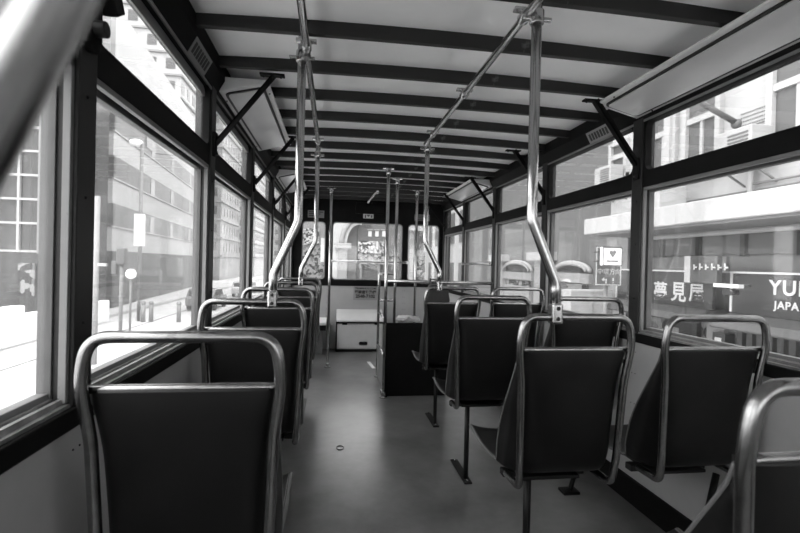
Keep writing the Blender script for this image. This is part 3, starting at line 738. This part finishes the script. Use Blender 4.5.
a = px_y(363, 225, 42.9); b = px_y(371, 226.5, 42.9); MB().box(a.x, b.x, 42.85, 43, b.z, a.z).build('dark_plaque', 'cd', t)
a = px_y(358.5, 240.5, 42); b = px_y(383, 253.5, 42)
t = thing('billboard', 'wide patterned advertising billboard ahead in the middle front window', 'billboard', ((a.x+b.x)/2, 42, GZ))
MB().box(a.x, b.x+.1, 42.3, 42.5, b.z, a.z).build('panel', 'poster', t); MB().box(a.x, b.x+1.6, 42.25, 42.5, b.z-1.0, b.z-.1).build('lower_panel', 'shop', t)
MB().box(a.x+.2, a.x+.4, 42.4, 42.6, GZ, b.z).box(b.x-.4, b.x-.2, 42.4, 42.6, GZ, b.z).build_each('leg', 'steel', t)
t = thing('corner_building', 'pale building with pilasters ahead beyond the right front window', 'building', (8.5, 43, GZ))
x0, x1 = px_y(402, 260, 43).x+.5, px_y(445, 260, 43).x+2
MB().box(x0, x1, 43, 60, GZ, 13).build('body', 'cg', t)
m = MB()
for k in range(4):
    for j in range(3): xx = x0+.6+k*(x1-x0)/4; m.box(xx, xx+.9, 42.9, 43, GZ+1.2+j*3.6, GZ+3.2+j*3.6)
m.build_each('window', 'win', t)
MB().box(x0-.1, x1, 42.6, 43, px_y(420, 228, 43).z-.3, px_y(420, 228, 43).z+.2).build('cornice', 'stone', t)
MB().box(x0, x1-.5, 42.75, 43, px_y(420, 277, 43).z, px_y(420, 256, 43).z).build('shop_band', 'shop', t)
for pa, pb, qa, qb in ((426, 429, 232, 252), (433, 437, 243, 256)):
    a = px_y(pa, qa, 42); b = px_y(pb, qb, 42); MB().box(a.x, b.x, 42.2, 43, b.z, a.z).build('upright_sign', 'sgn', t)
MB().box(px_y(409, 260, 42).x, px_y(414, 260, 42).x, 42.4, 43, GZ, px_y(412, 249, 42).z).build('pilaster', 'stone', t)
t = thing('poster_building', 'cluttered shop building ahead beyond the left front window', 'building', (-5, 51, GZ))
x0, x1 = px_y(286, 260, 51).x, px_y(331, 260, 51).x
MB().box(x0, x1, 51, 58, GZ, 16).build('body', 'cg', t)
a = px_y(303, 228, 50.8); b = px_y(319, 245, 50.8); MB().box(a.x, b.x, 50.8, 51, b.z, a.z).build('poster', 'poster', t)
a = px_y(321, 238, 50.8); b = px_y(323, 262, 50.8); MB().box(a.x, b.x+.3, 50.7, 51, b.z, a.z).build('vertical_sign', 'sgn', t)
a = px_y(300, 247, 50.8); b = px_y(326, 279, 50.8); MB().box(a.x, b.x, 50.8, 51, b.z, a.z).build('shopfront', 'shop', t)

# ---- right side: shop building with canopy
FX = 7.2
t = thing('shop_terrace', 'pale stained terrace with shops, canopy and old windows beyond the right windows', 'building', (FX, 6, GZ))
yE = 11.3
MB().box(FX, FX+8, -8, yE, 1.9, 12).build('upper_wall', 'cw', t)
MB().box(FX+.05, FX+8, -8, yE, GZ, 1.9).build('lower_wall', 'tile', t)
def onx(px, py, x=FX): return px_x(px, py, x)
def panel(pxa, pya, pxb, pyb, x, th, name, m, par, bevel=0):
    a, b = onx(pxa, pya, x), onx(pxb, pyb, x); y0, y1 = sorted((a.y, b.y)); z0, z1 = sorted((a.z, b.z))
    return MB().box(x-th, x, y0, y1, z0, z1).build(name, m, par, bevel=bevel)
def sash(pxa, pya, pxb, pyb, par, bars=1):
    a, b = onx(pxa, pya), onx(pxb, pyb); y0, y1 = sorted((a.y, b.y)); z0, z1 = sorted((a.z, b.z))
    w = MB().box(FX-.02, FX, y0, y1, z0, z1).build('window', 'cb', par)
    m = MB(); e = .09
    m.box(FX-.10, FX, y0-e, y0+e*.3, z0-e, z1+e).box(FX-.10, FX, y1-e*.3, y1+e, z0-e, z1+e).box(FX-.10, FX, y0, y1, z1, z1+e).box(FX-.14, FX, y0-e, y1+e, z0-e, z0)
    zm = z0+(z1-z0)*.62; m.box(FX-.08, FX, y0, y1, zm-.06, zm+.06)
    for k in range(1, bars+1): yy = y0+(y1-y0)*k/(bars+1); m.box(FX-.06, FX, yy-.035, yy+.035, z0, zm)
    m.build('window_frame', 'cw', w)
sash(656, 112, 675, 175, t); sash(690, 92, 719, 168, t); sash(777, 55, 830, 130, t)
sash(614, 148, 627, 173, t, 0)
MB().box(FX-.16, FX, onx(676, 140).y-.0, onx(689, 140).y+.55, 2.3, 8).build('pier', 'cw', t)
# canopy
cn = MB().box(5.9, FX+.1, -6, 10.34, 1.88, 2.24).build('canopy', 'cw', t, bevel=.02)
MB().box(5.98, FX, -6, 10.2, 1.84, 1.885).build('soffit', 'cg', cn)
m = MB().box(6.3, 6.9, onx(668, 215, 6.5).y, onx(646, 215, 6.5).y, 2.24, 2.75); m.box(6.2, 6.8, 4.2, 4.5, 2.24, 2.5); m.build('roof_box', 'cw', cn, bevel=.02)
# band between canopy and signs
zb0, zb1 = onx(680, 253).z, onx(680, 236).z
MB().box(FX-.05, FX+.05, -6, yE, 1.05, 1.36).build('band', 'tile', t)
m = MB()
for k in range(15):
    y = -4+k*1.02
    m.box(FX-.04, FX+.02, y+.07, y+.95, 1.40, 1.86)
m.build_each('clerestory', 'cgm', t)
m = MB()
for k in range(15): y = -4+k*1.02; m.box(FX-.09, FX+.02, y-.04, y+.05, 1.36, 1.88)
m.build_each('clerestory_bar', 'cd', t)
# shop fronts under the signs
m = MB().box(FX-.03, FX+.1, onx(713, 300).y+.0, 9.9, GZ, .3); m.box(FX-.03, FX+.1, 1, onx(731, 300).y, GZ, .3); m.build_each('shopfront', 'shop', t)
m = MB()
for px in (692, 737, 747, 757, 767, 778, 790):
    y = onx(px, 320, FX-.2).y; m.box(FX-.14, FX-.04, y-.05, y+.06, GZ, .3)
m.build_each('shopfront_post', 'cd', t)
a, b = onx(715, 332, FX-.2), onx(727, 352, FX-.2)
p = MB().box(FX-.25, FX-.06, b.y, a.y, b.z-.3, a.z).build('menu_frame', 'cd', t); MB().box(FX-.27, FX-.25, b.y+.07, a.y-.07, b.z-.2, a.z-.08).build('menu', 'sgn', p)
MB().box(FX-.12, FX+.05, onx(731, 300).y, onx(713, 300).y, GZ, 1.36).build('pilaster', 'stone', t)
MB().box(FX-.10, FX+.05, onx(630, 300).y, yE, GZ, 1.9).build('end_pilaster', 'tile', t)
# pipes
def pipe(pts, r, label, m='cw'): tag(MB().tube(round_path(pts, .08), r, 10).build('wall_pipe', m), label, 'pipe')
pipe([(FX-.2, -2, 1.80), (FX-.2, 9.9, 1.80)], .055, 'long white pipe running under the canopy of the terrace')
pipe([(FX-.12, onx(757, 170).y, 2.2), (FX-.12, onx(757, 170).y, onx(757, 185).z+.45), (FX-.12, onx(660, 200).y, onx(757, 185).z+.45)], .045, 'white pipe with an elbow running along the wall above the canopy')
pipe([(FX-.10, 4.5, 2.48), (FX-.10, 10.2, 2.48)], .025, 'thin grey pipe just above the canopy', 'cgm')
pipe([(FX-.10, 4.5, 2.60), (FX-.10, 7.1, 2.60), (FX-.10, 7.1, 3.4)], .022, 'thin pale pipe turning upwards on the terrace wall', 'steel')
a = onx(737, 150, FX-.35)
# air conditioners
def ac(y, z, w, h, label, dep=.42):
    F0 = FX-.17
    t = thing('air_conditioner', label, 'air conditioner', (FX-dep/2, y, z))
    MB().box(F0-dep, F0, y-w/2, y+w/2, z, z+h).build('casing', 'acw', t, bevel=.02)
    m = MB()
    for k in range(7): m.box(F0-dep-.012, F0-dep, y-w*.42, y+w*.10, z+h*(.12+.11*k), z+h*(.17+.11*k))
    m.build('grille', 'grille', t)
    MB().quadbox((F0-dep, y-w*.4, z-.02), (FX, y-w*.4, z-.35), (0, .03, 0), (0, 0, .03)).quadbox((F0-dep, y+w*.4, z-.02), (FX, y+w*.4, z-.35), (0, .03, 0), (0, 0, .03)).build('bracket', 'steel', t)
a = onx(741, 160, FX-.4); ac(a.y, a.z-.05, .75, .55, 'white air conditioner below the window through the top right pane')
a = onx(610, 177, FX-.3); ac(a.y, a.z-.25, .7, .5, 'small white air conditioner seen through the third right upper window', .35)
y0, y1 = sorted((onx(742, 110).y, onx(768, 110).y)); 
for zc, l in ((onx(755, 117).z, 'upper perforated vent panel on the terrace wall'), (onx(758, 135).z, 'lower perforated vent panel on the terrace wall')):
    t2 = thing('vent_panel', l, 'vent', (FX, (y0+y1)/2, zc-.12)); MB().box(FX-.03, FX, y0, y1, zc-.13, zc+.13).build('sheet', 'acw', t2)
    m = MB()
    for i in range(11):
        for j in range(4): yy = y0+.03+(y1-y0-.06)*i/10; m.box(FX-.036, FX-.03, yy-.012, yy+.012, zc-.11+j*.07, zc-.085+j*.07)
    m.build('hole', 'grille', t2)
a = onx(730, 116, FX-.55); b = onx(737, 124, FX-.05)
tag(MB().tube([(FX-.9, b.y-.1, b.z+.30), (FX-.02, b.y, b.z)], .05, 12).sphere(Vector((FX-.06, b.y, b.z)), .09).build('wall_spout', 'cgm'), 'short grey pipe spout jutting from the terrace wall through the top right pane', 'pipe')
# awning signs
def awning(ya, yb, label, lines):
    y0, y1 = sorted((ya, yb)); t = thing('shop_awning', label, 'awning', (FX-.5, (y0+y1)/2, 0))
    zt, zl = 1.06, .40
    MB().box(6.62, 6.70, y0, y1, zl, zt).build('sign_board', 'awn', t, bevel=.01)
    prof = [(6.70, zl), (6.60, zl), (6.30, zl-.10), (6.22, zl-.22), (6.26, zl-.24), (6.7, zl-.16), (FX, zl-.1), (FX, zl)]
    MB().prism(prof, 'y', y0, y1).build('valance', 'awn2', t, bevel=.02)
    MB().box(6.60, 6.625, y1-.045, y1-.01, zl+.02, zt).build('edge_strip', 'sgn', t) if 'right' in label else None
    MB().box(6.60, FX, y0, y1, zt, zt+.03).build('top_strip', 'sgn', t)
    for k, (tx, yy, zz, sz, sp, mm) in enumerate(lines):
        MB().add(text_mesh(tx, sz, .004, sp, 'LEFT', sz*.018), on_right(6.612, yy, zz)).build('lettering', 'sgn', t)
sx = 6.61
q1 = px_x(713, 270, 6.62).y
p1 = px_x(652, 297, sx); p2 = px_x(769, 294, sx); p3 = px_x(774, 308.5, sx)
awning(10.1, q1, 'dark shop awning with three white Chinese characters beyond the right window',
       [(c_, px_x(a_, 0, sx).y, px_x(a_, b_, sx).z, s_, 1, 0) for c_, a_, b_, s_ in (('夢', 661.5, 298.5, .40), ('見', 679, 299.5, .40), ('屋', 697, 300, .36))])
awning(px_x(731, 270, 6.62).y, 3.6, 'dark shop awning with white capital letters at the right edge of the picture',
       [('YUM', p2.y, p2.z, .31, 1.12, 0), ('JAPA', p3.y, p3.z, .165, 1.12, 0)])
# small box sign and light fixture
a = px_x(691, 256, 6.3); b = px_x(717, 284, 6.3)
t = thing('box_sign', 'small dark projecting box sign above the Chinese character awning', 'sign', (6.3, (a.y+b.y)/2, b.z))
MB().box(6.28, 6.40, b.y, a.y, b.z, a.z).build('case', 'darks', t, bevel=.02); MB().box(6.29, 6.39, a.y+.001, a.y+.14, b.z, a.z).build('side', 'cw', t)
m = MB()
zz = px_x(700, 268, 6.27).z
for k in range(6): y = a.y-.10-k*.13; m.box(6.262, 6.28, y-.02, y+.0, zz-.03, zz+.06+.02*(k % 2)).box(6.262, 6.28, y-.07, y, zz+.0, zz+.025)
m.build('lettering', 'sgn', t)
a = px_x(716, 285, 6.2); b = px_x(741, 288, 6.2)
t = thing('sign_light', 'white horizontal lamp fixture projecting between the two awnings', 'lamp', (6.2, (a.y+b.y)/2, a.z-.1))
MB().box(6.15, 6.25, b.y, a.y, a.z-.03, a.z+.03).build('tube_case', 'sgn', t); 
MB().cyl((6.12, a.y-.25, a.z-.10), (6.28, a.y-.25, a.z-.10), .05).cyl((6.12, b.y+.15, a.z-.10), (6.28, b.y+.15, a.z-.10), .05).build_each('spot', 'cd', t)
MB().cyl((6.2, a.y-.2, a.z), (6.7, a.y-.2, a.z), .02).build('arm', 'steel', t)
# hanging heart sign and road sign
a = px_y(603, 247, 7.9); b = px_y(622, 266, 7.9); wd = b.x-a.x
t = thing('heart_sign', 'white square sign with a dark heart shaped gem hanging beyond the right windows', 'sign', ((a.x+b.x)/2, 7.9, b.z))
MB().box(a.x, b.x, 7.9, 8.0, b.z, a.z).build('case', 'lightbox', t, bevel=.02)
MB().box(a.x, b.x, 7.895, 7.9, b.z, b.z+.015).box(a.x, b.x, 7.895, 7.9, a.z-.015, a.z).box(a.x, a.x+.015, 7.895, 7.9, b.z, a.z).box(b.x-.015, b.x, 7.895, 7.9, b.z, a.z).build('rim', 'cgm', t)
cx_, cz_ = (a.x+b.x)/2, a.z*.66+b.z*.34; u = wd*.18
MB().prism([(cx_-u, cz_+u*.4), (cx_-u*.5, cz_+u*.9), (cx_, cz_+u*.5), (cx_+u*.5, cz_+u*.9), (cx_+u, cz_+u*.4), (cx_, cz_-u)], 'y', 7.885, 7.9).build('gem', 'cgm', t)
m = MB()
for k in range(9): m.box(a.x+wd*(.2+.068*k), a.x+wd*(.24+.068*k), 7.89, 7.9, b.z+.07, b.z+.10)
m.build('lettering', 'cgm', t)
m = MB(); m.cyl((a.x+.06, 7.99, a.z-.08), (a.x+.06, 8.31, a.z-.08), .012).cyl((a.x+.06, 7.99, b.z+.08), (a.x+.06, 8.31, b.z+.08), .012).box(b.x-.02, b.x+.06, 7.95, 7.99, a.z-.09, a.z-.07).box(b.x-.02, b.x+.06, 7.95, 7.99, b.z+.07, b.z+.09); m.build_each('arm', 'iron', t)
a = px_y(596, 246, 8.3); b = px_y(621, 286, 8.3); wd = b.x-a.x
t = thing('road_sign', 'grey road direction sign with white arrows and characters beyond the right windows', 'sign', ((a.x+b.x)/2, 8.3, GZ))
MB().box(a.x, b.x, 8.3, 8.34, b.z, a.z).build('board', 'signg', t)
MB().box(a.x+.01, a.x+.025, 8.29, 8.3, b.z+.01, a.z-.02).box(b.x-.025, b.x-.01, 8.29, 8.3, b.z+.01, a.z-.02).box(a.x+.01, b.x-.01, 8.29, 8.3, b.z+.01, b.z+.025).box(a.x+.01, b.x-.01, 8.29, 8.3, a.z-.03, a.z-.015).build('border', 'sgn', t)
zt = px_y(608, 274, 8.3).z
m = MB(); m.add(text_mesh('中環方向', wd*.23, .003), on_front(a.x+.03, 8.29, zt)); m.build('lettering', 'sgn', t)
xm = (a.x+b.x)/2; h = zt-b.z-.06
m = MB(); m.prism([(xm-.06, b.z+.04), (xm-.035, b.z+.04), (xm-.035, b.z+h*.8), (xm-.09, b.z+h*.8), (xm-.09, b.z+h*.95), (xm-.14, b.z+h*.7), (xm-.09, b.z+h*.5), (xm-.09, b.z+h*.65), (xm-.06, b.z+h*.65)], 'y', 8.288, 8.3)
m.box(xm+.09, xm+.11, 8.288, 8.3, b.z+.05, b.z+h*.4).box(xm+.09, xm+.11, 8.288, 8.3, b.z+h*.55, b.z+h*.9); m.build_each('arrow', 'sgn', t)
MB().cyl((xm, 8.38, GZ), (xm, 8.38, a.z), .04).build('post', 'steel', t)
# grey building with arched window heads
t = thing('grey_building', 'smooth grey building with two white arched window heads beyond the right windows', 'building', (FX+.5, 18, GZ))
GX = 7.7
MB().box(GX, GX+9, yE, 27, GZ, 14).build('body', 'cgm', t)
MB().box(GX-.12, GX, yE, 27, 5.0, 5.3).build('string_course', 'cgm', t)
for pxc, pw, py0, py1 in ((572.5, 17.5, 271.5, 262.5), (517.5, 14.5, 271, 261.5)):
    a = px_x(pxc+pw, 270, GX-.1).y; b = px_x(pxc-pw, 270, GX-.1).y; zt = px_x(pxc, py1, GX-.1).z; zb_ = px_x(pxc, py0, GX-.1).z; yc = (a+b)/2; rw = abs(b-a)/2
    w = MB().tube([(GX-.1, yc+rw*math.cos(u), zb_+(zt-zb_)*math.sin(u)) for u in [k*math.pi/16 for k in range(17)]], .065, 8).build('arch_head', 'stone', t)
    MB().tube([(GX-.16, yc+rw*.88*math.cos(u), zb_+(zt-zb_)*.82*math.sin(u)) for u in [k*math.pi/16 for k in range(17)]], .05, 8).build('inner_arch', 'cg', w)
    MB().prism([(yc+rw*.8*math.cos(u), zb_+(zt-zb_)*.75*math.sin(u)) for u in [k*math.pi/12 for k in range(13)]], 'x', GX-.06, GX+.02).build('fanlight', 'cd', w)
    MB().box(GX-.14, GX, yc-rw, yc+rw, zb_-.35, zb_-.05).box(GX-.12, GX, yc-rw*.9, yc+rw*.9, zb_-1.6, zb_-.6).build('sign_band', 'cg', w)
    MB().box(GX-.05, GX, yc-rw*.8, yc+rw*.8, GZ, zb_-.4).build('shopfront', 'shop', w)
for pxc, py in ((543, 255), (500, 257)):
    y = px_x(pxc, py, GX-.1).y; z = px_x(pxc, py, GX-.1).z
    MB().box(GX-.35, GX, y-.9, y+.9, z-.2, z+.1).build('capital', 'stone', t); MB().box(GX-.2, GX, y-.5, y+.5, GZ, z-.2).build('pilaster', 'stone' if pxc < 520 else 'cg', t)
t = thing('old_block', 'pale old block with narrow windows down the right side of the street', 'building', (9, 34, GZ))
MB().box(8.2, 16, 27.5, 41, GZ, 13).build('body', 'cw', t)
m = MB()
for j in range(4):
    for k in range(5): m.box(8.14, 8.2, 28.5+k*2.4, 29.6+k*2.4, GZ+1.5+j*3.4, GZ+3.6+j*3.4)
    m.box(9.5, 10.6, 27.44, 27.5, GZ+1.5+j*3.4, GZ+3.6+j*3.4)
m.build_each('window', 'cb', t)
# white stalls at pavement
a = px_y(579, 290, 9.8)
tag(MB().box(a.x-.2, a.x+.35, 9.8, 10.2, GZ+.15, a.z).box(a.x+.4, a.x+.9, 9.9, 10.3, GZ+.15, a.z).build('white_cabinet', 'acw', bevel=.02), 'pale street cabinet below the road sign beyond the right window', 'cabinet')
